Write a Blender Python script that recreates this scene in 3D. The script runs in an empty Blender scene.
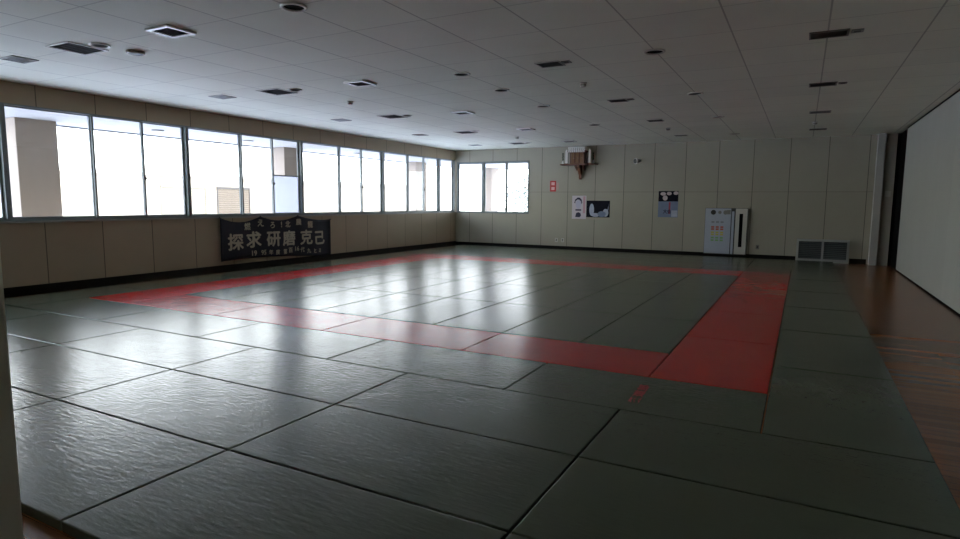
import bpy, bmesh, math, random
from mathutils import Vector, Matrix
random.seed(7)
C = bpy.context.scene.collection
S = bpy.context.scene

# ------------------------------------------------------------------ camera
CAM = Vector((4.702, -1.375, 1.450)); YAW, PITCH, ROLL, FPX = 0.49056, -0.11187, 0.0079, 600.5
cy, sy = math.cos(YAW), math.sin(YAW)
fw = Vector((-sy*math.cos(PITCH), cy*math.cos(PITCH), math.sin(PITCH)))
rt = Vector((cy, sy, 0)); up = rt.cross(fw)
r2 = rt*math.cos(ROLL) + up*math.sin(ROLL); u2 = -rt*math.sin(ROLL) + up*math.cos(ROLL)
cd = bpy.data.cameras.new('camera'); cam = bpy.data.objects.new('camera', cd); C.objects.link(cam)
cam.matrix_world = Matrix(((r2.x, u2.x, -fw.x, CAM.x), (r2.y, u2.y, -fw.y, CAM.y), (r2.z, u2.z, -fw.z, CAM.z), (0, 0, 0, 1)))
cd.sensor_width = 36; cd.sensor_fit = 'HORIZONTAL'; cd.lens = FPX/960*36; cd.clip_start = 0.05
S.camera = cam
# ------------------------------------------------------------------ world, sun, exposure
w = bpy.data.worlds.new('sky'); S.world = w; w.use_nodes = True
nt = w.node_tree; nt.nodes.clear()
o = nt.nodes.new('ShaderNodeOutputWorld'); bg = nt.nodes.new('ShaderNodeBackground')
tc = nt.nodes.new('ShaderNodeTexCoord'); sx = nt.nodes.new('ShaderNodeSeparateXYZ'); cr = nt.nodes.new('ShaderNodeValToRGB')
cr.color_ramp.elements[0].position = 0.0; cr.color_ramp.elements[0].color = (1, 0.995, 0.99, 1)
cr.color_ramp.elements[1].position = 0.62; cr.color_ramp.elements[1].color = (0.66, 0.78, 1.22, 1)
e_ = cr.color_ramp.elements.new(0.30); e_.color = (.95, .96, 1, 1)
nt.links.new(tc.outputs['Generated'], sx.inputs[0]); nt.links.new(sx.outputs['Z'], cr.inputs[0])
nt.links.new(cr.outputs[0], bg.inputs['Color']); bg.inputs['Strength'].default_value = 3.6
nt.links.new(bg.outputs[0], o.inputs[0])
sl = bpy.data.lights.new('sun', 'SUN'); sun = bpy.data.objects.new('sun', sl); C.objects.link(sun)
sl.energy = 4.0; sl.angle = 0.01; sl.color = (1, 0.93, 0.82)
sun.rotation_euler = Vector((-0.75, 0.35, -0.8)).to_track_quat('-Z', 'Y').to_euler()
S.view_settings.view_transform = 'Standard'; S.view_settings.look = 'None'
S.view_settings.gamma = 1; S.view_settings.use_curve_mapping = False
S.view_settings.exposure = 1.45
S.cycles.use_denoising = True
S.cycles.max_bounces = 12; S.cycles.diffuse_bounces = 7; S.cycles.glossy_bounces = 5; S.cycles.transparent_max_bounces = 12
S.cycles.sample_clamp_indirect = 6

# ------------------------------------------------------------------ helpers
def box(bm, x0, x1, y0, y1, z0, z1, bev=0, seg=2):
    r = bmesh.ops.create_cube(bm, size=1)
    for v in r['verts']:
        v.co = Vector(((x0+x1)/2 + v.co.x*(x1-x0), (y0+y1)/2 + v.co.y*(y1-y0), (z0+z1)/2 + v.co.z*(z1-z0)))
    if bev:
        es = list({e for v in r['verts'] for e in v.link_edges})
        bmesh.ops.bevel(bm, geom=es, offset=bev, segments=seg, affect='EDGES', profile=0.5)
def cyl(bm, p0, p1, r0, r1=None, n=24):
    p0, p1 = Vector(p0), Vector(p1); d = p1-p0
    r = bmesh.ops.create_cone(bm, cap_ends=True, segments=n, radius1=r0, radius2=r0 if r1 is None else r1, depth=d.length)
    m = Matrix.Translation((p0+p1)/2) @ d.to_track_quat('Z', 'Y').to_matrix().to_4x4()
    bmesh.ops.transform(bm, matrix=m, verts=r['verts'])
def lathe(bm, prof, n=32, loc=(0, 0, 0)):
    rings = []
    for r, z in prof:
        rings.append([bm.verts.new((loc[0]+r*math.cos(2*math.pi*k/n), loc[1]+r*math.sin(2*math.pi*k/n), loc[2]+z)) for k in range(n)])
    for a, b in zip(rings, rings[1:]):
        for k in range(n): bm.faces.new((a[k], a[(k+1) % n], b[(k+1) % n], b[k]))
    bm.faces.new(rings[0][::-1]); bm.faces.new(rings[-1])
def prism(bm, pts, ax, a0, a1):
    """extrude a 2-D outline along axis ax (0,1,2)"""
    def P(p, a):
        q = list(p); q.insert(ax, a); return q
    A = [bm.verts.new(P(p, a0)) for p in pts]; B = [bm.verts.new(P(p, a1)) for p in pts]
    n = len(pts); bm.faces.new(A); bm.faces.new(B[::-1])
    for k in range(n): bm.faces.new((A[k], B[k], B[(k+1) % n], A[(k+1) % n]))
def obj(name, bm, m, parent=None, smooth=False):
    bmesh.ops.recalc_face_normals(bm, faces=bm.faces)
    me = bpy.data.meshes.new(name); bm.to_mesh(me); bm.free()
    me.materials.append(m)
    if smooth:
        for p in me.polygons: p.use_smooth = True
    ob = bpy.data.objects.new(name, me); C.objects.link(ob)
    if parent: ob.parent = parent
    return ob
def bx(name, m, parent, *a, **k):
    bm = bmesh.new(); box(bm, *a, **k); return obj(name, bm, m, parent)
def tag(ob, label, cat, group=None):
    ob['label'] = label; ob['category'] = cat
    if group: ob['group'] = group
    return ob
def thing(name, label, cat, loc=(0, 0, 0), group=None):
    e = bpy.data.objects.new(name, None); e.empty_display_size = .1; C.objects.link(e); e.location = loc
    return tag(e, label, cat, group)
def struct(ob): ob['kind'] = 'structure'; return ob
def dup(root, loc, label, group=None):
    r = root.copy(); C.objects.link(r); r.location = loc; r['label'] = label
    if group: r['group'] = group
    for ch in root.children:
        c = ch.copy(); C.objects.link(c); c.parent = r
        for g in ch.children:
            d = g.copy(); C.objects.link(d); d.parent = c
    return r
ORD = ['first', 'second', 'third', 'fourth', 'fifth', 'sixth', 'seventh', 'eighth', 'ninth']

# ------------------------------------------------------------------ materials
def mat(name, col, rough=.6, metal=0, var=0.0, scale=8, bump=0, bscale=60, spec=None, stretch=(1, 1, 1), objrand=0):
    m = bpy.data.materials.new(name); m.use_nodes = True
    t = m.node_tree; b = t.nodes['Principled BSDF']
    b.inputs['Base Color'].default_value = (*col, 1); b.inputs['Roughness'].default_value = rough; b.inputs['Metallic'].default_value = metal
    if spec is not None: b.inputs['Specular IOR Level'].default_value = spec
    tcn = t.nodes.new('ShaderNodeTexCoord'); mp = t.nodes.new('ShaderNodeMapping'); mp.inputs['Scale'].default_value = stretch
    t.links.new(tcn.outputs['Object'], mp.inputs[0])
    n = t.nodes.new('ShaderNodeTexNoise'); n.inputs['Scale'].default_value = scale; n.inputs['Detail'].default_value = 5
    t.links.new(mp.outputs[0], n.inputs[0])
    mr = t.nodes.new('ShaderNodeMapRange'); mr.inputs['To Min'].default_value = 1-var; mr.inputs['To Max'].default_value = 1+var
    t.links.new(n.outputs[0], mr.inputs[0])
    mx = t.nodes.new('ShaderNodeVectorMath'); mx.operation = 'SCALE'; mx.inputs[0].default_value = col
    t.links.new(mr.outputs[0], mx.inputs['Scale'])
    last = mx.outputs[0]
    if objrand:
        oi = t.nodes.new('ShaderNodeObjectInfo'); m2 = t.nodes.new('ShaderNodeMapRange')
        m2.inputs['To Min'].default_value = 1-objrand; m2.inputs['To Max'].default_value = 1+objrand
        t.links.new(oi.outputs['Random'], m2.inputs[0])
        v2 = t.nodes.new('ShaderNodeVectorMath'); v2.operation = 'SCALE'; t.links.new(last, v2.inputs[0]); t.links.new(m2.outputs[0], v2.inputs['Scale']); last = v2.outputs[0]
    t.links.new(last, b.inputs['Base Color'])
    if bump:
        n2 = t.nodes.new('ShaderNodeTexNoise'); n2.inputs['Scale'].default_value = bscale; n2.inputs['Detail'].default_value = 3
        t.links.new(mp.outputs[0], n2.inputs[0]); bp = t.nodes.new('ShaderNodeBump'); bp.inputs['Strength'].default_value = bump; bp.inputs['Distance'].default_value = .01
        t.links.new(n2.outputs[0], bp.inputs['Height']); t.links.new(bp.outputs[0], b.inputs['Normal'])
    return m
def seamed(name, col, rough, seams, lw=.006, dark=.35, weak=1, var=.06, spec=.3, bump=.0, grain=None):
    """painted boards; seams = [(axis, spacing, offset)] in world metres: real joints between boards"""
    m = mat(name, col, rough, var=var, scale=1.5, spec=spec, bump=bump, bscale=90)
    t = m.node_tree; b = t.nodes['Principled BSDF']; src = b.inputs['Base Color'].links[0].from_socket
    geo = t.nodes.new('ShaderNodeNewGeometry'); sp = t.nodes.new('ShaderNodeSeparateXYZ'); t.links.new(geo.outputs['Position'], sp.inputs[0])
    def M(op, a, bb=None):
        n = t.nodes.new('ShaderNodeMath'); n.operation = op
        for i, q in enumerate((a, bb)):
            if q is None: continue
            if isinstance(q, (int, float)): n.inputs[i].default_value = q
            else: t.links.new(q, n.inputs[i])
        return n.outputs[0]
    tot = None; ids = None
    for ax, d, off in seams:
        u = M('DIVIDE', M('SUBTRACT', sp.outputs[ax], off), d)
        dist = M('MULTIPLY', M('ABSOLUTE', M('SUBTRACT', u, M('ROUND', u))), d)
        ln = M('LESS_THAN', dist, lw/2)
        if (ax, d, off) != seams[0]: ln = M('MULTIPLY', ln, weak)
        tot = ln if tot is None else M('MAXIMUM', tot, ln)
        cell = M('MULTIPLY', M('FLOOR', u), 12.9898+ax*3.7)
        ids = cell if ids is None else M('ADD', ids, cell)
    rnd = M('FRACT', M('MULTIPLY', M('SINE', ids), 43758.5))
    fac = M('ADD', M('MULTIPLY', rnd, .05), .975)
    fac = M('MULTIPLY', fac, M('SUBTRACT', 1, M('MULTIPLY', tot, 1-dark)))
    v = t.nodes.new('ShaderNodeVectorMath'); v.operation = 'SCALE'; t.links.new(src, v.inputs[0]); t.links.new(fac, v.inputs['Scale'])
    t.links.new(v.outputs[0], b.inputs['Base Color'])
    return m
M_wall = seamed('panelled wall', (.375, .355, .285), .55, [(0, .885, .79), (2, 1.84, -.055)], lw=.016, weak=.45)
M_wall_left = seamed('panelled window wall', (.36, .29, .195), .55, [(1, .9, 3.82), (2, 1.84, -.055)], lw=.016, weak=.45)  # same panels as the far wall, warm floor bounce tinted into the colour
M_ceil = seamed('ceiling boards', (.79, .81, .71), .75, [(0, .867, 4.82), (1, .872, 2.82)], lw=.016, dark=.58, weak=.6, bump=.15)
M_right = seamed('partition boards', (.42, .43, .39), .5, [(1, .9, .3)], lw=.008, dark=.85)
M_plain = mat('painted plaster', (.42, .40, .33), .6, var=.04)
M_jamb = mat('painted door jamb', (.74, .72, .60), .5, var=.05)
M_base = mat('black baseboard', (.006, .0055, .005), .6, spec=.15)
M_alu = mat('aluminium window frame', (.17, .20, .20), .4, var=.05)
M_dark = mat('dark grille', (.030, .029, .025), .6)
M_darkvoid = mat('black recess', (.004, .004, .004), .9, spec=.05)  # near-black colour, mostly in place of the shade inside recesses and holes
M_core = mat('grey grille', (.11, .11, .095), .6)
M_white = mat('white enamel', (.72, .72, .68), .35)
M_offwhite = mat('off white plastic', (.55, .54, .48), .4)
M_grey = mat('grey metal', (.22, .22, .20), .45, metal=.3)
M_steel = mat('brushed steel', (.45, .47, .45), .35, metal=.7)
M_woodshelf = mat('red brown wood', (.16, .055, .022), .45, var=.3, scale=14, stretch=(1, 6, 6))
M_woodlight = mat('pale shrine wood', (.22, .10, .035), .5, var=.2, scale=16)
M_paper = mat('white paper', (.75, .73, .68), .7)
M_navy = mat('navy cloth', (.011, .012, .022), .85, var=.3, scale=20, bump=.2, bscale=300)
M_letter = mat('cream lettering', (.42, .38, .28), .8, var=.15)
M_red = mat('red sign enamel', (.50, .03, .03), .4)
M_redprint = mat('red stencil', (.30, .008, .01), .6)
M_soffit = mat('white soffit', (.42, .42, .42), .8, var=.03)
M_colout = mat('beige tiled column', (.31, .26, .215), .8, var=.05)
M_facade = mat('cream facade', (.30, .26, .20), .8)
M_ground = mat('pale concrete ground', (.75, .74, .71), .9, var=.1)
M_leaf = mat('tree leaves', (.085, .105, .09), .7, var=.3)
M_bark = mat('tree bark', (.12, .09, .06), .9, var=.3)

def mat_tatami(name, col):
    m = mat(name, col, .3, var=.10, scale=1.3, objrand=.07, spec=.38)
    t = m.node_tree; b = t.nodes['Principled BSDF']
    tcn = t.nodes.new('ShaderNodeTexCoord')
    def bumpn(kind, scale, st, strength, dist, prev=None, **kw):
        mp = t.nodes.new('ShaderNodeMapping'); mp.inputs['Scale'].default_value = st
        t.links.new(tcn.outputs['Object'], mp.inputs[0])
        oi = t.nodes.new('ShaderNodeObjectInfo'); mm = t.nodes.new('ShaderNodeMath'); mm.operation = 'MULTIPLY'; mm.inputs[1].default_value = 37
        t.links.new(oi.outputs['Random'], mm.inputs[0]); t.links.new(mm.outputs[0], mp.inputs['Location'])
        n = t.nodes.new('ShaderNodeTexNoise'); n.inputs['Scale'].default_value = scale; n.inputs['Detail'].default_value = 3
        t.links.new(mp.outputs[0], n.inputs[0])
        bp = t.nodes.new('ShaderNodeBump'); bp.inputs['Strength'].default_value = strength; bp.inputs['Distance'].default_value = dist
        t.links.new(n.outputs[0], bp.inputs['Height'])
        if prev is not None: t.links.new(prev, bp.inputs['Normal'])
        return bp.outputs[0]
    a = bumpn('n', 3.0, (1, 1, 1), 1, .003)
    a = bumpn('n', 26, (.4, 1.6, 1), 1, .0024, a)
    a = bumpn('n', 70, (.4, 1.5, 1), 1, .0005, a)
    t.links.new(a, b.inputs['Normal'])
    # worn and dusty patches of their own shape change the gloss
    n = t.nodes.new('ShaderNodeTexNoise'); n.inputs['Scale'].default_value = 5; n.inputs['Detail'].default_value = 6
    t.links.new(tcn.outputs['Object'], n.inputs[0]); mr = t.nodes.new('ShaderNodeMapRange')
    mr.inputs['From Min'].default_value = .3; mr.inputs['From Max'].default_value = .7
    mr.inputs['To Min'].default_value = .215; mr.inputs['To Max'].default_value = .245
    t.links.new(n.outputs[0], mr.inputs[0]); t.links.new(mr.outputs[0], b.inputs['Roughness'])
    return m
M_green = mat_tatami('green vinyl tatami', (.088, .110, .072))
M_redmat = mat_tatami('red vinyl tatami', (.55, .011, .007)); M_redmat.node_tree.nodes['Principled BSDF'].inputs['Specular IOR Level'].default_value = .29

def mat_floor():
    m = mat('red brown plank floor', (.30, .115, .038), .25, var=.35, scale=5, stretch=(.6, 14, 1), spec=.5)
    t = m.node_tree; b = t.nodes['Principled BSDF']; src = b.inputs['Base Color'].links[0].from_socket
    tcn = t.nodes.new('ShaderNodeTexCoord'); br = t.nodes.new('ShaderNodeTexBrick')
    br.inputs['Scale'].default_value = 1; br.inputs['Brick Width'].default_value = 1.2; br.inputs['Row Height'].default_value = .09
    br.inputs['Mortar Size'].default_value = .0015
    br.inputs['Color1'].default_value = (1, 1, 1, 1); br.inputs['Color2'].default_value = (.7, .66, .62, 1); br.inputs['Mortar'].default_value = (.25, .2, .2, 1)
    t.links.new(tcn.outputs['Object'], br.inputs[0])
    v = t.nodes.new('ShaderNodeVectorMath'); v.operation = 'MULTIPLY'; t.links.new(src, v.inputs[0]); t.links.new(br.outputs[0], v.inputs[1])
    t.links.new(v.outputs[0], b.inputs['Base Color'])
    return m
M_floor = mat_floor()
def mat_glass(name, frost=False):
    m = bpy.data.materials.new(name); m.use_nodes = True; t = m.node_tree; t.nodes.clear()
    out = t.nodes.new('ShaderNodeOutputMaterial'); mix = t.nodes.new('ShaderNodeMixShader'); tr = t.nodes.new('ShaderNodeBsdfTransparent')
    tr.inputs[0].default_value = (.93, .96, .96, 1)
    if frost:
        g = t.nodes.new('ShaderNodeBsdfTranslucent'); g.inputs[0].default_value = (.34, .36, .40, 1); mix.inputs[0].default_value = .75
    else:
        g = t.nodes.new('ShaderNodeBsdfGlossy'); g.inputs['Roughness'].default_value = .02
        lw = t.nodes.new('ShaderNodeLayerWeight'); pw = t.nodes.new('ShaderNodeMath'); pw.operation = 'POWER'; pw.inputs[1].default_value = 5
        ma = t.nodes.new('ShaderNodeMath'); ma.operation = 'MULTIPLY_ADD'; ma.inputs[1].default_value = .9; ma.inputs[2].default_value = .03
        t.links.new(lw.outputs['Facing'], pw.inputs[0]); t.links.new(pw.outputs[0], ma.inputs[0]); t.links.new(ma.outputs[0], mix.inputs[0])
    t.links.new(tr.outputs[0], mix.inputs[1]); t.links.new(g.outputs[0], mix.inputs[2]); t.links.new(mix.outputs[0], out.inputs[0])
    return m
M_glass = mat_glass('window glass'); M_frost = mat_glass('frosted glass', True)

# ------------------------------------------------------------------ room shell
XL, XR, YF, H, FL = -5.96, 6.68, 16.75, 3.2, -.055
YB = -3.4
struct(bx('floor', M_floor, None, XL-.2, 8.4, YB-.2, YF+.2, FL-.15, FL))
bm = bmesh.new(); box(bm, XL-.2, 8.4, YB-.2, YF+.2, H, H+.3)
struct(obj('ceiling', bm, M_ceil))
SILL, HEAD = 1.10, 2.875
WY0 = .26
bm = bmesh.new()
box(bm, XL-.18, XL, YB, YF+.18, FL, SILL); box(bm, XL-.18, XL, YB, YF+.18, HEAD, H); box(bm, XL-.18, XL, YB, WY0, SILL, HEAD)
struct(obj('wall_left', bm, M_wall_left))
FX0, FX1, FZ0, FZ1 = -5.90, -3.19, 1.075, 2.80
bm = bmesh.new()
box(bm, XL-.18, 8.4, YF, YF+.18, FL, FZ0); box(bm, XL-.18, 8.4, YF, YF+.18, FZ1, H)
box(bm, FX1, 8.4, YF, YF+.18, FZ0, FZ1); box(bm, XL-.18, FX0, YF, YF+.18, FZ0, FZ1)
struct(obj('wall_far', bm, M_wall))
struct(bx('wall_right', M_right, None, XR, XR+.10, YB, 15.35, FL+.035, H-.03))
struct(bx('wall_recess', M_darkvoid, None, 8.2, 8.4, YB, YF, FL, H))  # recess wall coloured black in place of shade
struct(bx('trim_1', M_darkvoid, None, XR-.005, XR+.11, YB, 15.35, FL, FL+.035))
struct(bx('trim_2', M_darkvoid, None, XR-.005, XR+.11, YB, 15.35, H-.03, H))
struct(bx('recess_shade_side', M_darkvoid, None, XR+.03, XR+.10, 15.35, YF, FL, H))  # added black sheet past the wall end, painting in the recess's shade
bm = bmesh.new(); box(bm, XL, 3.643, -1.07, -.95, FL, H); box(bm, 3.643, 6.3, -1.07, -.95, 2.5, H); box(bm, 6.3, XR, -1.07, -.95, FL, H)
struct(obj('wall_front', bm, M_plain))
struct(bx('wall_back', M_plain, None, XL-.2, 8.4, YB-.2, YB, FL, H))
bm = bmesh.new(); box(bm, 3.643, 3.713, -1.10, -.95, FL, 2.5, .004)
struct(obj('trim_4', bm, M_jamb))
struct(bx('baseboard_left', M_base, None, XL, XL+.012, -.95, YF, FL, .09))
bm = bmesh.new(); box(bm, XL+.012, 4.60, YF-.012, YF, FL, .075); box(bm, 5.83, 6.2, YF-.012, YF, FL, .075)
struct(obj('baseboard_far', bm, M_base))
# pilaster and corner casing at the right end of the far wall
bm = bmesh.new(); box(bm, 6.24, 6.40, 16.50, YF, FL, H, .004); struct(obj('trim_5', bm, mat('white pilaster paint', (.45, .45, .42), .5)))
bm = bmesh.new(); box(bm, 6.40, 6.64, 16.60, YF, FL, H); struct(obj('trim_6', bm, M_plain))
bx('switch_plate', M_offwhite, None, 6.47, 6.59, 16.585, 16.60, 1.66, 1.80, bev=.003)
tag(bpy.data.objects['switch_plate'], 'small pale switch plate on the grey corner casing beside the white pilaster', 'switch')

struct(bx('recess_shade_panel', M_darkvoid, None, 6.64, 8.2, 16.58, YF, FL, H))  # added black panel over the far wall, standing in for deep shade
# windows: [y0, mullions.., y1]
groups = [(.26, 1.57, 2.46, 3.35), (3.35, 4.66, 5.55, 6.43), (6.43, 7.73, 8.61, 9.48), (9.48, 10.86, 11.75, 12.69), (12.69, 13.94, 14.82, 15.73), (15.73, 16.68)]
def window_left(n, ys):
    y0, y1 = ys[0], ys[-1]
    bm = bmesh.new(); xo, xi = XL-.11, XL+.005
    t = .034
    box(bm, xo, xi, y0, y1, SILL, SILL+.035); box(bm, xo, xi, y0, y1, HEAD-.022, HEAD)
    box(bm, xo, xi, y0, y0+t, SILL+.035, HEAD-.022); box(bm, xo, xi, y1-t, y1, SILL+.035, HEAD-.022)
    root = struct(obj('window_%d' % n, bm, M_alu))
    for k, (a, b) in enumerate(zip(ys, ys[1:])):
        if k == 0: a += t
        if k == len(ys)-2: b -= t
        xs = XL-.040 if k == 1 else XL-.082
        bm = bmesh.new(); s = .034
        z0, z1 = SILL+.035, HEAD-.022
        a2, b2 = a-(0.01 if k else 0), b+(.01 if k < len(ys)-2 else 0)
        box(bm, xs-.018, xs+.018, a2, a2+s, z0, z1); box(bm, xs-.018, xs+.018, b2-s, b2, z0, z1)
        box(bm, xs-.018, xs+.018, a2+s, b2-s, z0, z0+.03); box(bm, xs-.018, xs+.018, a2+s, b2-s, z1-.02, z1)
        mid = (n == 3 and k == 2)
        if mid: box(bm, xs-.018, xs+.018, a2+s, b2-s, 2.01, 2.035)
        sash = obj('sash', bm, M_alu, root)
        if mid:
            bx('pane', M_glass, sash, xs-.002, xs+.002, a2+s, b2-s, 2.035, z1-.02)
            p = bx('frosted_pane', M_frost, sash, xs-.002, xs+.002, a2+s, b2-s, z0+.03, 2.01)
        else:
            bx('pane', M_glass, sash, xs-.002, xs+.002, a2+s, b2-s, z0+.03, z1-.02)
        if k == 1:
            bm = bmesh.new(); box(bm, xs+.012, xs+.034, b2-s, b2, 1.80, 1.86, .004); cyl(bm, (xs+.03, b2-.01, 1.83), (xs+.055, b2-.01, 1.83), .012, n=12)
            obj('latch', bm, M_dark, sash)
for i, g in enumerate(groups): window_left(i+1, g)
xs_ = (FX0, -4.89, -4.03, FX1)
bm = bmesh.new()
yo, yi = YF-.01, YF+.11
box(bm, FX0, FX1, yo, yi, FZ0, FZ0+.035); box(bm, FX0, FX1, yo, yi, FZ1-.035, FZ1)
for a in (FX0, FX1-.03): box(bm, a, a+.03, yo, yi, FZ0+.035, FZ1-.035)
box(bm, -4.93, -4.85, yo, yi, FZ0+.035, FZ1-.035)
root = struct(obj('window_7', bm, M_alu))
for k, (a, b) in enumerate(zip(xs_, xs_[1:])):
    a += .03 if k == 0 else (.025 if k == 1 else -.012); b -= .025 if k == 0 else (.03 if k == 2 else -.012)
    ys = YF+.04 + (.03 if k == 2 else 0)
    bm = bmesh.new(); s = .045; z0, z1 = FZ0+.035, FZ1-.035
    box(bm, a, a+s, ys-.012, ys+.012, z0, z1); box(bm, b-s, b, ys-.012, ys+.012, z0, z1)
    box(bm, a+s, b-s, ys-.012, ys+.012, z0, z0+.03); box(bm, a+s, b-s, ys-.012, ys+.012, z1-.03, z1)
    sash = obj('sash', bm, M_alu, root)
    bx('pane', M_glass, sash, a+s, b-s, ys-.002, ys+.002, z0+.03, z1-.03)
    if k == 1: bx('latch', M_dark, sash, b-s, b, ys-.035, ys-.012, 1.16, 1.24, bev=.004)
# inner sills
bm = bmesh.new(); box(bm, XL-.06, XL+.035, WY0, YF-.0, SILL-.03, SILL, .004); struct(obj('trim_7', bm, mat('grey sill', (.30, .29, .25), .45)))

# ------------------------------------------------------------------ outside
bm = bmesh.new(); box(bm, -60, -8.75, -40, 70, -.32, -.22); struct(obj('ground', bm, M_ground))
bm = bmesh.new(); box(bm, -8.75, 12, YF+.18, 70, -.32, -.22); box(bm, -8.75, XL-.18, -40, YF+.18, -.32, -.20)
struct(obj('veranda_floor', bm, M_ground))
bm = bmesh.new(); box(bm, -8.14, XL-.18, -8, 21.9, 2.87, 3.5); box(bm, XL-.18, 12, YF+.18, 21.9, 2.87, 3.5)
struct(obj('veranda_soffit', bm, M_soffit))
bm = bmesh.new(); box(bm, -8.20, -8.14, -8, 21.96, 2.84, 3.5); box(bm, -8.14, 12, 21.9, 21.96, 2.84, 3.5)
struct(obj('trim_8', bm, mat('soffit edge gutter', (.30, .33, .36), .6)))
colpos = [(-7.82, 4.60, 'beige square veranda column outside the leftmost window'), (-7.82, 10.85, 'beige veranda column outside the middle of the window row'),
          (-7.82, 17.08, 'beige veranda column outside the last window before the corner'), (-7.05, 21.5, 'pale veranda corner column outside the far window')]
for i, (x, y, l) in enumerate(colpos):
    bm = bmesh.new(); box(bm, -.22, .22, -.34, .34, 0, 3.07, .01)
    c = obj('veranda_column', bm, M_colout); c.location = (x, y, -.2); tag(c, l, 'column', 'veranda columns')
# soffit lamps outside
bm = bmesh.new(); lathe(bm, [(.12, 0), (.12, -.02), (.10, -.03)])
first = obj('soffit_lamp', bm, M_grey)
for i, y in enumerate((6.6, 8.9, 12.9, 19.5)):
    c = first if i == 0 else first.copy()
    if i: C.objects.link(c)
    c.location = (-7.1, y, 2.87)
    tag(c, 'round grey lamp under the veranda soffit, %s from the left end of the windows' % ORD[i], 'lamp', 'veranda soffit lamps')
# sunlit building across the yard
b = thing('garage_building', 'sunlit cream building with roller shutters across the yard', 'building', (-26, 22, -.22))
bm = bmesh.new(); box(bm, -4, 0, -8, 22, 0, 2.95); obj('wall', bm, M_facade, b)
bm = bmesh.new(); box(bm, -4.2, .25, -8.2, 22.2, 2.95, 3.08); obj('roof', bm, M_facade, b)
M_shut = mat('roller shutter', (.085, .063, .04), .6); M_shut_glare = mat('blown-out roller shutter', (.17, .15, .11), .6)  # second, lighter copy paints overexposed glare into the first shutter and its frame
def shutter(ya, yb, M_s=M_shut, M_f=None):
    M_f = M_f or mat('shutter frame', (.04, .034, .028), .5)
    bm = bmesh.new()
    for k in range(16): box(bm, .0, .03, ya, yb, .25+k*.13, .25+k*.13+.115, .012)
    sh = obj('roller_shutter', bm, M_s, b)
    bm = bmesh.new(); box(bm, 0, .06, ya-.06, ya, .2, 2.4); box(bm, 0, .06, yb, yb+.06, .2, 2.4); box(bm, 0, .07, ya-.06, yb+.06, 2.33, 2.44)
    obj('shutter_frame', bm, M_f, sh)
shutter(-2.6, .1, M_shut_glare, M_shut_glare); shutter(.95, 3.25)
t = thing('tree', 'pale leafy tree outside the far corner window', 'tree', (-9.5, 33, -.22))
bm = bmesh.new(); cyl(bm, (0, 0, 0), (0, 0, 2.2), .16, .1)
for k in range(7):
    a = k*.9; cyl(bm, (0, 0, 1.2+.15*k), (math.cos(a)*1.3, math.sin(a)*1.3, 2.1+.2*k), .05, .02, n=8)
obj('trunk', bm, M_bark, t)
bm = bmesh.new()
for k in range(2600):
    u, v, ww = [random.gauss(0, 1) for _ in range(3)]; l = math.sqrt(u*u+v*v+ww*ww); r = random.random()**.4
    p = Vector((u/l*2.4*r, v/l*2.2*r, 1.9+ww/l*1.6*r)); 
    e1 = Vector((random.uniform(-1, 1), random.uniform(-1, 1), random.uniform(-1, 1))).normalized()*.09
    e2 = e1.cross(Vector((random.uniform(-1, 1), random.uniform(-1, 1), random.uniform(-1, 1)))).normalized()*.05
    if p.z < .15: continue
    bm.faces.new([bm.verts.new(p+q) for q in (e1, e2, -e1, -e2)])
obj('foliage', bm, M_leaf, t)

# ------------------------------------------------------------------ tatami mats
W, D, T, GAP = 1.82, .91, .055, .006
def matmesh(m):
    bm = bmesh.new(); box(bm, -W/2+GAP, W/2-GAP, -D/2+GAP, D/2-GAP, 0, T, .007, 3)
    me = bpy.data.meshes.new('tatami_mat'); bm.to_mesh(me); bm.free(); me.materials.append(m); return me
meG, meR = matmesh(M_green), matmesh(M_redmat)
def put(x0, y0, turned, red, label, group):
    ob = bpy.data.objects.new('tatami_mat', meR if red else meG); C.objects.link(ob)
    w_, d_ = (D, W) if turned else (W, D)
    ob.location = (x0+w_/2+random.uniform(-.001, .001), y0+d_/2+random.uniform(-.001, .001), FL+random.uniform(-.0005, .0005))
    ob.rotation_euler = (0, 0, (math.pi/2 if turned else 0)+random.uniform(-.0006, .0006))
    return tag(ob, label, 'mat', group)
for r in range(3):
    for c in range(6):
        put(-5.46+c*W, r*D, 0, 0, 'grey-green tatami mat in the %s row from the doorway, %s from wooden strip' % (['front', 'second', 'third'][r], ORD[5-c]), 'grey-green mats nearest the doorway')
for c in range(5):
    put(-4.55+c*W, 3*D, 0, 0, 'grey-green tatami mat just in front of the near red strip, %s from the right' % ORD[4-c], 'mats bordering the near red strip')
for c in range(4):
    put(-3.64+c*W, 4*D, 0, 1, 'red tatami mat in the near red strip, %s from the wide right red band' % ORD[3-c], 'red border mats')
for c in range(4):
    put(-3.64+c*W, 13*D, 0, 1, 'red tatami mat in the far red strip, %s from the right red band' % ORD[3-c], 'red border mats')
for k in range(5):
    put(3.64, 4*D+k*W, 1, 1, 'red tatami mat in the wide right red band, %s from its near end' % ORD[k], 'red border mats')
    put(-4.55, 4*D+k*W, 1, 1, 'red tatami mat in the left red band by the windows, %s from its near end' % ORD[k], 'red border mats')
for c in range(8):
    for k in range(4):
        put(-3.64+c*D, 5*D+k*W, 1, 0, 'green mat inside the red border, %s column from right, %s from near strip' % (ORD[7-c], ORD[k]), 'green mats inside the red border')
for k in range(6):
    put(4.55, 3*D+k*W, 1, 0, 'dark green tatami mat along the wooden floor strip, %s from its near end' % ORD[k], 'green mats along the wooden strip')
    put(-5.46, 3*D+k*W, 1, 0, 'green tatami mat along the window wall past the near rows, %s in line' % ORD[k], 'green mats along the window wall')
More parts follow.
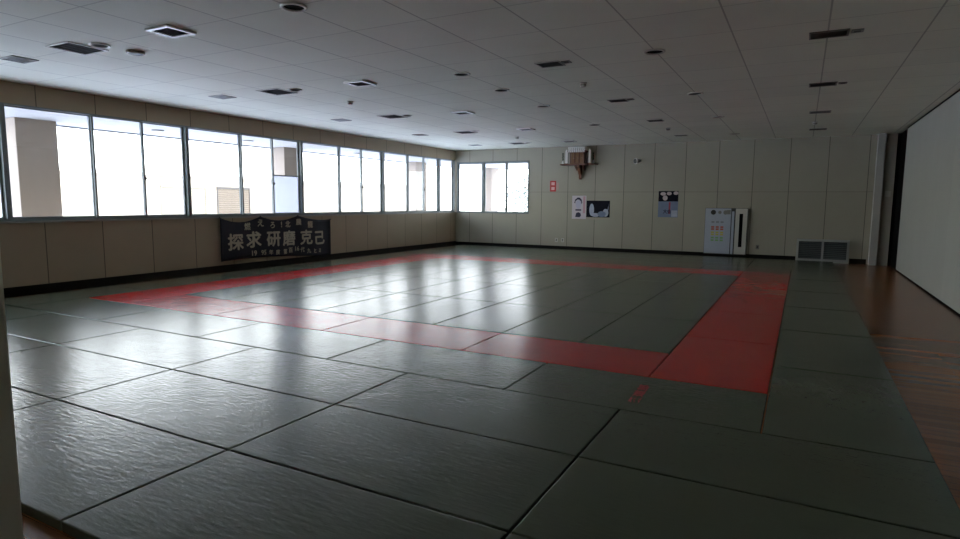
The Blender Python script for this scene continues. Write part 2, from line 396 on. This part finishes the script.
for c in range(5):
    put(-4.55+c*W, 14*D, 0, 0, 'green tatami mat directly behind the far red strip, %s from the right' % ORD[4-c], 'green mats beyond the red border')
for r in range(3):
    for c in range(6):
        put(-5.46+c*W, (15+r)*D, 0, 0, 'green tatami mat in %s row from the far wall, %s from the right' % (['third', 'second', 'first'][r], ORD[5-c]), 'green mats beyond the red border')

# ------------------------------------------------------------------ text helper
def text_mesh(body, size, off=0.0, ext=0.0015):
    cu = bpy.data.curves.new('t', 'FONT'); cu.body = body; cu.size = size; cu.align_x = 'CENTER'; cu.align_y = 'CENTER'
    cu.offset = off; cu.extrude = ext; cu.resolution_u = 3
    ob = bpy.data.objects.new('t', cu); C.objects.link(ob)
    dg = bpy.context.evaluated_depsgraph_get(); dg.update()
    me = bpy.data.meshes.new_from_object(ob.evaluated_get(dg))
    bpy.data.objects.remove(ob); return me
# ------------------------------------------------------------------ banner
by0, by1 = 7.06, 10.38
def topz(y):
    pegs = [(7.06, 1.085), (8.12, 1.095), (9.25, 1.095), (10.38, .985)]; sag = [.11, .10, .05]
    for (a, za), (b_, zb), s in zip(pegs, pegs[1:], sag):
        if y <= b_ + 1e-6:
            q = (y-a)/(b_-a); return za+(zb-za)*q-4*s*q*(1-q)
    return .985
def botz(y):
    q = (y-by0)/(by1-by0); return .17+.035*math.sin(q*5.0)-.055*q
def wave(y, z): return XL+.045+.012*math.sin(y*5.3+z*1.2)+.007*math.sin(y*11+1-z*2)
bn = thing('banner', 'navy cloth banner with cream characters hanging below the windows', 'banner', (XL, 8.7, 0))
bm = bmesh.new(); ny, nz = 90, 16; g = []
for i in range(ny+1):
    y = by0+(by1-by0)*i/ny
    g.append([bm.verts.new((wave(y, z)-XL, y-8.7, z)) for z in [botz(y)+(topz(y)-botz(y))*j/nz for j in range(nz+1)]])
for i in range(ny):
    for j in range(nz): bm.faces.new((g[i][j], g[i+1][j], g[i+1][j+1], g[i][j+1]))
cl = obj('cloth', bm, M_navy, bn, True); so = cl.modifiers.new('s', 'SOLIDIFY'); so.thickness = .004; so.offset = -1
def banner_text(name, items):
    for ch, y, z, size, off, wx in items:
        bm = bmesh.new()
        me = text_mesh(ch, size, 0); sh = off
        for a_, c_, d_ in ((0, 0, 0), (sh, 0, .0002), (-sh, 0, .0004), (0, sh, .0006), (0, -sh, .0008)):
            k = len(bm.verts); bm.from_mesh(me); bm.verts.ensure_lookup_table()
            for i in range(k, len(bm.verts)): bm.verts[i].co += Vector((a_, c_, d_))
        vs = list(bm.verts)
        cx = (min(v.co.x for v in vs)+max(v.co.x for v in vs))/2; cyy = (min(v.co.y for v in vs)+max(v.co.y for v in vs))/2
        for v in vs:
            lx, ly, lz = v.co; Y = y+(lx-cx)*wx; Z = z+(ly-cyy)
            v.co = Vector((wave(Y, Z)-XL+.0035+lz, Y-8.7, Z))
        bpy.data.meshes.remove(me)
        obj(name, bm, M_letter, bn)
banner_text('large_letter', [(c, y, z, .37, .011, 1.12) for c, y, z in (('探', 7.44, .565), ('求', 7.93, .59), ('研', 8.48, .575), ('磨', 8.96, .575), ('克', 9.51, .57), ('己', 9.98, .535))])
banner_text('upper_letter', [(c, y, z, s, .004, 1.05) for c, y, z, s in (('燃', 7.77, .885, .17), ('え', 8.12, .95, .18), ('ろ', 8.46, .895, .17), ('!', 8.73, .90, .18), ('北', 8.94, .90, .16), ('農', 9.27, .945, .16), ('龍', 9.65, .875, .17))])
banner_text('lower_letter', [(c, y, z, s, .003, 1.0) for c, y, z, s in (('19', 7.94, .29, .16), ('95', 8.19, .29, .15), ('年', 8.40, .28, .12), ('度', 8.59, .27, .12), ('第', 8.83, .265, .13), ('百', 9.01, .285, .13), ('16', 9.21, .31, .15), ('代', 9.38, .275, .13), ('九', 9.59, .235, .12), ('と', 9.79, .22, .12), ('ミ', 9.97, .215, .12))])
for y in (7.06, 8.12, 9.25, 10.38):
    bm = bmesh.new(); z = topz(y); cyl(bm, (.006, y-8.7, z), (.05, y-8.7, z), .006, n=10); cyl(bm, (.05, y-8.7, z), (.056, y-8.7, z), .014, n=14)
    obj('pin', bm, M_dark, bn)

# red stencilled mark on mat
me = text_mesh('柔道部', .155, .004, .0004); bm = bmesh.new(); bm.from_mesh(me)
sg = obj('stencil_mark', bm, M_redprint); sg.location = (3.685, 3.15, .0008); sg.rotation_euler = (0, 0, math.radians(92)); sg.scale = (1.05, .55, 1)
tag(sg, 'small red stencilled writing on the mat before the near red strip', 'writing')

# ------------------------------------------------------------------ far wall objects
# kamidana
k = thing('shrine_shelf', 'red-brown wooden shelf on a curved bracket high on the far wall', 'shelf', (-1.46, YF, 2.60))
bx('board', M_woodshelf, k, -.55, .55, -.36, 0, 0, .035, bev=.004)
bm = bmesh.new()
prof = [(0, 0), (-.30, 0), (-.30, -.06), (-.22, -.09), (-.19, -.16), (-.15, -.24), (-.08, -.30), (-.075, -.38), (-.03, -.43), (0, -.43)]
prism(bm, prof, 0, -.03, .05); obj('bracket', bm, M_woodshelf, k)
bm = bmesh.new(); prism(bm, [(0, 0), (-.22, 0), (-.20, -.04), (-.06, -.12), (0, -.16)], 0, -.13, -.10); obj('side_bracket', bm, M_woodshelf, k)
bm = bmesh.new(); prism(bm, [(0, 0), (-.22, 0), (-.20, -.04), (-.06, -.12), (0, -.16)], 0, .12, .15); obj('side_bracket', bm, M_woodshelf, k)
s = thing('miniature_shrine', 'small brown wooden house shrine with white paper streamers, on the shelf', 'shrine', (-1.50, YF-.17, 2.635))
bm = bmesh.new(); box(bm, -.23, .23, -.11, .11, 0, .03); box(bm, -.20, .20, -.06, .09, .03, .36); obj('body', bm, M_woodlight, s)
bm = bmesh.new()
for x in (-.21, -.075, .075, .21): cyl(bm, (x, -.095, .03), (x, -.095, .36), .016, n=12)
obj('post', bm, M_woodshelf, s)
for x in (-.137, 0, .137):
    d = bx('door', M_woodlight, s, x-.045, x+.045, -.078, -.062, .05, .32, bev=.003)
    bm = bmesh.new(); cyl(bm, (x+.03, -.078, .18), (x+.03, -.09, .18), .007, n=10); obj('knob', bm, M_steel, d)
bm = bmesh.new(); prism(bm, [(-.28, .35), (.28, .35), (.30, .39), (.16, .44), (0, .50), (-.16, .44), (-.30, .39)], 1, -.14, .10); obj('roof', bm, M_woodshelf, s)
bm = bmesh.new(); cyl(bm, (-.27, -.15, .50), (.27, -.15, .50), .014, n=12)
for x in [-.235+.0594*q_ for q_ in range(9)]:
    for q in range(3): box(bm, x-.028+.008*(q % 2), x+.018+.008*(q % 2), -.168+.004*q, -.164+.004*q, .50-.05*(q+1), .50-.05*q)
obj('paper_streamer', bm, M_paper, s)
for x, l in ((-1.86, 'white upright talisman plaque at the left end of the shrine shelf'), (-1.12, 'white upright talisman plaque at the right side of the shrine shelf')):
    p = thing('talisman_plaque', l, 'plaque', (x, YF-.2, 2.635), 'talisman plaques')
    bx('foot', M_woodshelf, p, -.05, .05, -.04, .04, 0, .025, bev=.003)
    bm = bmesh.new(); prism(bm, [(-.033, .025), (.033, .025), (.036, .40), (0, .45), (-.036, .40)], 1, -.014, .014); obj('plate', bm, M_paper, p)
for x, l in ((-1.985, 'small vase of dark green leaves at the far left of the shelf'), (-1.01, 'small vase of dark green leaves at the far right of the shelf')):
    v = thing('leaf_vase', l, 'vase', (x, YF-.18, 2.635), 'leaf vases on the shelf')
    bm = bmesh.new(); lathe(bm, [(.02, 0), (.03, .03), (.03, .06), (.014, .09), (.018, .11)], 16); obj('vase', bm, M_white, v, True)
    bm = bmesh.new()
    for q in range(46):
        a = q*2.4; hh = .11+.0048*q; r = .035
        c0 = Vector((math.cos(a)*r*.3, math.sin(a)*r*.3, hh)); c1 = Vector((math.cos(a)*r, math.sin(a)*r, hh+.03)); sd = Vector((-math.sin(a), math.cos(a), 0))*.012
        mid = (c0+c1)/2; bm.faces.new([bm.verts.new(z_) for z_ in (c0, mid+sd, c1, mid-sd)])
    obj('leaves', bm, mat('sakaki leaf', (.02, .05, .015), .5), v)
# red wall sign
s = thing('wall_sign', 'small red sign with two pale squares on the far wall, right of the window', 'sign', (-2.36, YF, 1.80))
bx('plate', M_red, s, -.10, .10, -.012, 0, 0, .34, bev=.003)
for z in (.05, .20): bx('pale_square', mat('pale pink enamel', (.75, .42, .40), .4), s, -.055, .055, -.015, -.012, z, z+.095)
s2 = bx('sign_note', mat('faded pink sheet', (.50, .34, .29), .6), None, -2.25, -2.17, YF-.004, YF, 1.86, 2.08)
tag(s2, 'thin faded pink strip beside the small red sign', 'sign')
# posters
def ell(bm, cx, cz, rx, rz, y, t=.0015, n=20):
    pts = [(cx+rx*math.cos(2*math.pi*q/n), cz+rz*math.sin(2*math.pi*q/n)) for q in range(n)]
    prism(bm, pts, 1, y-t, y)
P_ink = mat('dark blue ink', (.022, .022, .06), .6); P_lil = mat('pale lilac print', (.50, .49, .62), .6); P_pink = mat('pink print', (.55, .33, .38), .6)
P_black = mat('poster black', (.006, .007, .014), .6, spec=.1, var=.5, scale=6); P_blue = mat('poster blue grey', (.17, .22, .34), .5, var=.2, scale=8); P_pale = mat('poster pale print', (.40, .44, .56), .5, var=.3, scale=10)
p = thing('portrait_poster', 'white poster with a dark-haired head drawing, left of the dark photo poster', 'poster', (-1.48, YF, .95))
bm = bmesh.new(); box(bm, -.23, .23, -.004, 0, 0, .72); obj('sheet', bm, mat('poster paper', (.60, .55, .60), .6), p)
bm = bmesh.new(); box(bm, .13, .20, -.0055, -.004, .18, .70); obj('side_strip', bm, P_pink, p)
bm = bmesh.new(); prism(bm, [(-.16, .50), (-.13, .60), (-.05, .665), (.02, .66), (.08, .60), (.10, .50), (.07, .46), (.065, .54), (.0, .60), (-.06, .60), (-.12, .55), (-.13, .48)], 1, -.0072, -.0055)
obj('hair', bm, P_ink, p)
bm = bmesh.new(); ell(bm, -.025, .45, .085, .14, -.0042); obj('face', bm, P_lil, p)
bm = bmesh.new(); box(bm, -.115, .07, -.0065, -.0050, .255, .30); prism(bm, [(-.12, .06), (-.09, .18), (-.02, .21), (.05, .18), (.07, .10), (.02, .05)], 1, -.0058, -.0048); obj('shirt', bm, P_ink, p)
p = thing('photo_poster', 'landscape dark photo poster with pale figures, right of the white portrait poster', 'poster', (-.87, YF, 1.01))
bx('sheet', P_black, p, -.37, .37, -.004, 0, 0, .51)
bm = bmesh.new(); ell(bm, -.20, .23, .075, .19, -.004); ell(bm, -.08, .07, .13, .06, -.004); ell(bm, .24, .14, .09, .12, -.004)
prism(bm, [(.26, .1), (.33, .35), (.345, .45), (.32, .2)], 1, -.0055, -.004); obj('figure', bm, P_pale, p)
bm = bmesh.new(); ell(bm, .12, .10, .13, .09, -.0044); obj('figure', bm, P_blue, p)
bm = bmesh.new(); box(bm, -.36, .36, -.004, 0, -.07, -.012); obj('caption_strip', bm, mat('tan paper', (.40, .36, .28), .7), p)
p = thing('judo_poster', 'portrait poster with dark photo above pale blue text area, right part of the far wall', 'poster', (1.225, YF, 1.05))
bx('sheet', P_blue, p, -.28, .28, -.004, 0, 0, .76)
bx('photo', P_black, p, -.28, .28, -.006, -.004, .46, .76)
bm = bmesh.new()
for cx, cz, rx, rz in ((-.15, .68, .08, .05), (.02, .69, .07, .05), (.21, .70, .07, .05), (-.09, .56, .07, .075)): ell(bm, cx, cz, rx, rz, -.006)
obj('figures', bm, mat('poster skin tones', (.55, .46, .46), .6, var=.3, scale=9), p)
bx('text_panel', P_pale, p, .10, .27, -.0055, -.004, .02, .20)
me = text_mesh('大会', .13, .004, .0006); bm = bmesh.new(); bm.from_mesh(me)
for v in bm.verts: v.co = Vector((v.co.x*.9-.02, -.0055-v.co.z, v.co.y+.16))
obj('lettering', bm, P_ink, p)
bx('red_line', mat('poster red', (.35, .06, .10), .6), p, .02, .07, -.0055, -.004, .10, .44)
# wall speaker
p = thing('wall_speaker', 'small pale horn speaker on a bracket high on the far wall', 'speaker', (.33, YF, 2.70))
bm = bmesh.new(); box(bm, -.03, .03, -.02, 0, -.05, .05, .003); cyl(bm, (0, -.02, 0), (0, -.09, 0), .014, n=12); obj('bracket', bm, M_grey, p)
bm = bmesh.new(); cyl(bm, (.04, -.07, .0), (-.05, -.22, -.02), .045, .085, n=24); obj('horn', bm, M_offwhite, p, False)
bm = bmesh.new(); cyl(bm, (-.05, -.22, -.02), (-.052, -.224, -.0205), .07, n=24); obj('grille', bm, M_dark, p)
# cabinet with sticker chart
p = thing('equipment_cabinet', 'white wall cabinet with coloured sticker chart and narrow dark slot by the far wall', 'cabinet', (2.82, YF-.004, FL))
bx('body', mat('cabinet gap shade', (.05, .05, .05), .5), p, -.55, .56, -.06, 0, .10, 1.39, bev=.005)  # near-black body paints in the shade of the gaps between doors
M_door = mat('pale blue door enamel', (.42, .46, .54), .4)
d = bx('door', M_door, p, -.54, .13, -.08, -.06, .12, 1.38, bev=.004)
bx('display_plate', M_grey, d, .02, .12, -.083, -.08, 1.22, 1.34)
for i, (x, z) in enumerate(((-.33, 1.27), (-.16, 1.27), (-.01, 1.27))):
    bm = bmesh.new(); cyl(bm, (x, -.08, z), (x, -.086, z), (.068, .045, .06)[i], n=24); obj('gauge', bm, (M_dark, M_grey, M_grey)[i], d)
stk = {0: (.25, .26, .28), 1: (.52, .10, .05), 2: (.55, .48, .08), 3: (.22, .45, .16)}
ms = {a: mat('sticker %d' % a, c_, .6) for a, c_ in stk.items()}
for r, (row, z) in enumerate(((0, 1.0), (1, .86), (1, .80), (2, .71), (2, .65), (3, .56), (3, .49))):
    for q in range(3):
        bx('sticker', ms[row], d, -.37+q*.12, -.29+q*.12, -.083, -.08, z-.022, z+.022)
bx('panel_strip', M_door, p, .155, .215, -.08, -.06, .12, 1.30, bev=.003)
d = bx('slotted_door', M_offwhite, p, .25, .55, -.08, -.06, .12, 1.38, bev=.004)
bx('slot', M_darkvoid, d, .35, .44, -.083, -.08, .32, 1.24)
# floor grille
p = thing('floor_vent', 'grey metal louvred vent low on the far wall beside the wooden strip', 'vent', (5.21, YF, FL))
bm = bmesh.new(); box(bm, -.60, .60, -.10, 0, .54, .60, .003); box(bm, -.60, .60, -.10, 0, 0, .085, .003)
for x in (-.60, -.02, .55): box(bm, x, x+.05, -.10, 0, .085, .54)
obj('frame', bm, mat('grey vent frame', (.40, .42, .41), .45, metal=.3), p)
bx('back_panel', M_darkvoid, p, -.56, .56, -.012, 0, .085, .54)
bm = bmesh.new()
for a, b_ in ((-.55, -.02), (.03, .55)):
    for q in range(9):
        z = .10+q*.049; prism(bm, [(-.085, z), (-.035, z+.032), (-.03, z+.027), (-.08, z-.005)], 0, a, b_)
obj('louvre', bm, mat('louvre grey', (.13, .15, .15), .5), p)
for x, z, l, mm in ((-2.21, .26, 'pale double socket low on the far wall, left one of the pair', M_offwhite), (-2.00, .26, 'pale double socket low on the far wall, right one of the pair', M_offwhite), (3.66, .28, 'small dark socket low on the far wall right of the white cabinet', M_grey)):
    p = thing('wall_socket', l, 'socket', (x, YF, z), 'sockets on the far wall')
    bx('plate', mm, p, -.045, .045, -.008, 0, -.06, .06, bev=.002)
    for q in (-.03, .012): bx('outlet', M_darkvoid, p, -.022, .022, -.0095, -.008, q, q+.022)

# ------------------------------------------------------------------ ceiling fixtures (z = H, hanging down)
def square_vent(sz, frame_m, core_m, label, loc, frame=.03, name='ceiling_vent', group='square ceiling vents', drop=.012):
    t_ = thing(name, label, 'vent', loc, group)
    a, b_ = sz[0]/2, sz[1]/2; f = frame
    bm = bmesh.new()
    box(bm, -a, a, -b_, -b_+f, -drop, 0, .003); box(bm, -a, a, b_-f, b_, -drop, 0, .003); box(bm, -a, -a+f, -b_+f, b_-f, -drop, 0, .003); box(bm, a-f, a, -b_+f, b_-f, -drop, 0, .003)
    obj('frame', bm, frame_m, t_)
    bx('backing', M_darkvoid if core_m is M_dark else core_m, t_, -a+f, a-f, -b_+f, b_-f, -.002, 0)
    bm = bmesh.new(); n = 9
    for q in range(n):
        y = -b_+f+(q+.5)*(2*(b_-f))/n; prism(bm, [(y-.014, -drop+.001), (y-.010, -drop), (y+.012, -.003), (y+.008, -.002)], 0, -a+f, a-f)
    obj('slat', bm, core_m, t_); return t_
ys = [2.80, 5.86, 8.97, 12.05, 15.2]
WHERE = ['nearest', 'second', 'third', 'fourth', 'fifth and last']
v0 = None
for i, y in enumerate(ys):
    l = 'large dark square air grille in the ceiling, %s of its row beside downlights' % WHERE[i]
    if i == 0: v0 = square_vent((.46, .46), M_offwhite, M_dark, l, (-2.88, y, H), .02, 'air_grille', 'large dark ceiling grilles')
    else: dup(v0, (-2.91, y, H), l)
for i, (x, y) in enumerate(((-4.15, 2.78), (-4.13, 5.80), (-4.26, 8.95), (-4.31, 12.1), (-4.35, 15.2))):
    l = 'flat grey ceiling vent by the window wall, %s of its row' % WHERE[i]
    if i == 0: v0 = square_vent((.34, .30), M_grey, M_grey, l, (x, y, H), .02, group='grey ceiling vents by the windows')
    else: dup(v0, (x, y, H), l)
for i, (x, y) in enumerate(((-1.21, 2.82), (-1.22, 5.88), (-1.30, 9.1), (-1.27, 12.07), (-1.3, 15.2))):
    l = 'white-framed square ceiling diffuser with dark core, %s of its row' % WHERE[i]
    if i == 0: v0 = square_vent((.36, .34), M_white, M_dark, l, (x, y, H), .045, 'ceiling_diffuser', 'white-framed ceiling diffusers', drop=.022)
    else: dup(v0, (x, y, H), l)
for i, (x, y) in enumerate(((1.76, 5.98), (1.80, 9.03), (1.83, 11.85), (1.82, 14.95))):
    l = 'grey rectangular vent in the middle of the ceiling, %s of its row' % WHERE[i]
    if i == 0: v0 = square_vent((.32, .28), M_offwhite, M_core, l, (x, y, H), .015, group='vents in the middle ceiling row')
    else: dup(v0, (x, y, H), l)
for i, (x, y) in enumerate(((4.83, 5.97), (4.85, 8.93), (4.88, 11.93), (4.90, 14.9))):
    l = 'dark rectangular vent in the right part of the ceiling, %s of its row' % WHERE[i]
    if i == 0: v0 = square_vent((.36, .27), M_grey, M_core, l, (x, y, H), .02, group='vents in the right ceiling row')
    else: dup(v0, (x, y, H), l)
def downlight(r, label, loc, group, ring=M_white):
    t_ = thing('downlight', label, 'downlight', loc, group)
    bm = bmesh.new(); n = 32; prof = [(r, 0), (r, -.010), (r*.93, -.016), (r*.80, -.014), (r*.78, -.002)]
    rings = [[bm.verts.new((a*math.cos(2*math.pi*q/n), a*math.sin(2*math.pi*q/n), z)) for q in range(n)] for a, z in prof]
    for A, B in zip(rings, rings[1:]):
        for q in range(n): bm.faces.new((A[q], A[(q+1) % n], B[(q+1) % n], B[q]))
    obj('ring', bm, ring, t_, True)
    bm = bmesh.new(); cyl(bm, (0, 0, -.001), (0, 0, -.0035), r*.79, n=32); obj('recess', bm, M_darkvoid, t_)
    return t_
v0 = None
for i, (x, y) in enumerate(((-2.49, 2.83), (-2.52, 5.86), (-2.55, 8.97), (-2.56, 11.9), (-2.56, 15.15))):
    l = 'small white-rimmed downlight beside the %s large dark ceiling grille' % WHERE[i]
    if i == 0: v0 = downlight(.11, l, (x, y, H), 'small downlights beside the grilles')
    else: dup(v0, (x, y, H), l)
for i, (x, y, l) in enumerate(((.52, 2.83, 'large round downlight at the top edge of the view, left half of ceiling'), (.46, 5.99, 'round dark downlight in the ceiling, middle row, second from the camera'),
        (.43, 9.03, 'round dark downlight in the ceiling, middle row, third from the camera'), (.45, 12.0, 'round dark downlight in the ceiling, middle row, fourth from the camera'))):
    if i == 0: v0 = downlight(.12, l, (x, y, H), 'downlights in the middle row', M_offwhite)
    else: dup(v0, (x, y, H), l)
for i, y in enumerate((5.91, 8.91, 11.8, 15.1)):
    l = 'round dark downlight in the ceiling right of centre, %s of its row' % WHERE[i]
    dup(v0, (3.08, y, H), l, 'downlights right of centre')
for i, (x, y) in enumerate(((1.99, 5.95), (2.02, 9.0), (5.08, 5.95), (5.10, 8.93))):
    l = ('small square grey plate beside the %s middle ceiling vent', 'small square grey plate beside the %s right ceiling vent')[i//2] % WHERE[i % 2]
    p = thing('ceiling_plate', l, 'ceiling plate', (x, y, H), 'small ceiling plates')
    bx('cover', M_grey, p, -.055, .055, -.055, .055, -.012, 0, bev=.004); bx('lens', M_dark, p, -.03, .03, -.03, .03, -.014, -.012)
def detector(x, y, l, kind):
    p = thing('smoke_detector' if kind == 'd' else 'ceiling_speaker', l, 'detector' if kind == 'd' else 'speaker', (x, y, H), 'ceiling detectors' if kind == 'd' else None)
    if kind == 'd':
        bm = bmesh.new(); lathe(bm, [(.055, 0), (.055, -.015), (.042, -.022), (.042, -.05), (.03, -.062)], 24); obj('housing', bm, M_offwhite, p, False)
        bm = bmesh.new(); lathe(bm, [(.043, -.03), (.043, -.042)], 24); obj('sensor_band', bm, M_dark, p)
    else:
        bm = bmesh.new(); lathe(bm, [(.10, 0), (.10, -.025), (.09, -.03)], 32); obj('cover', bm, mat('tan plastic', (.20, .15, .09), .5), p)
        bm = bmesh.new(); lathe(bm, [(.075, -.029), (.075, -.0335)], 32); obj('grille', bm, M_dark, p)
detector(-2.41, 3.20, 'tan round ceiling cap beside the nearest small downlight', 's')
detector(-2.48, 7.14, 'small detector knob on the ceiling between first and third dark grilles', 'd')
detector(-2.2, 13.6, 'small detector knob near the far left end of the ceiling', 'd')
detector(1.75, 7.32, 'small pale detector on the ceiling between the first two middle vents', 'd')
detector(1.82, 13.26, 'small pale detector on the ceiling between the last two middle vents', 'd')
detector(4.82, 13.48, 'small pale detector on the ceiling between the last two right vents', 'd')
p = dup(v0, (.43, 7.30, H), 'extra round dark ceiling speaker between second and third middle downlights', 'downlights in the middle row')
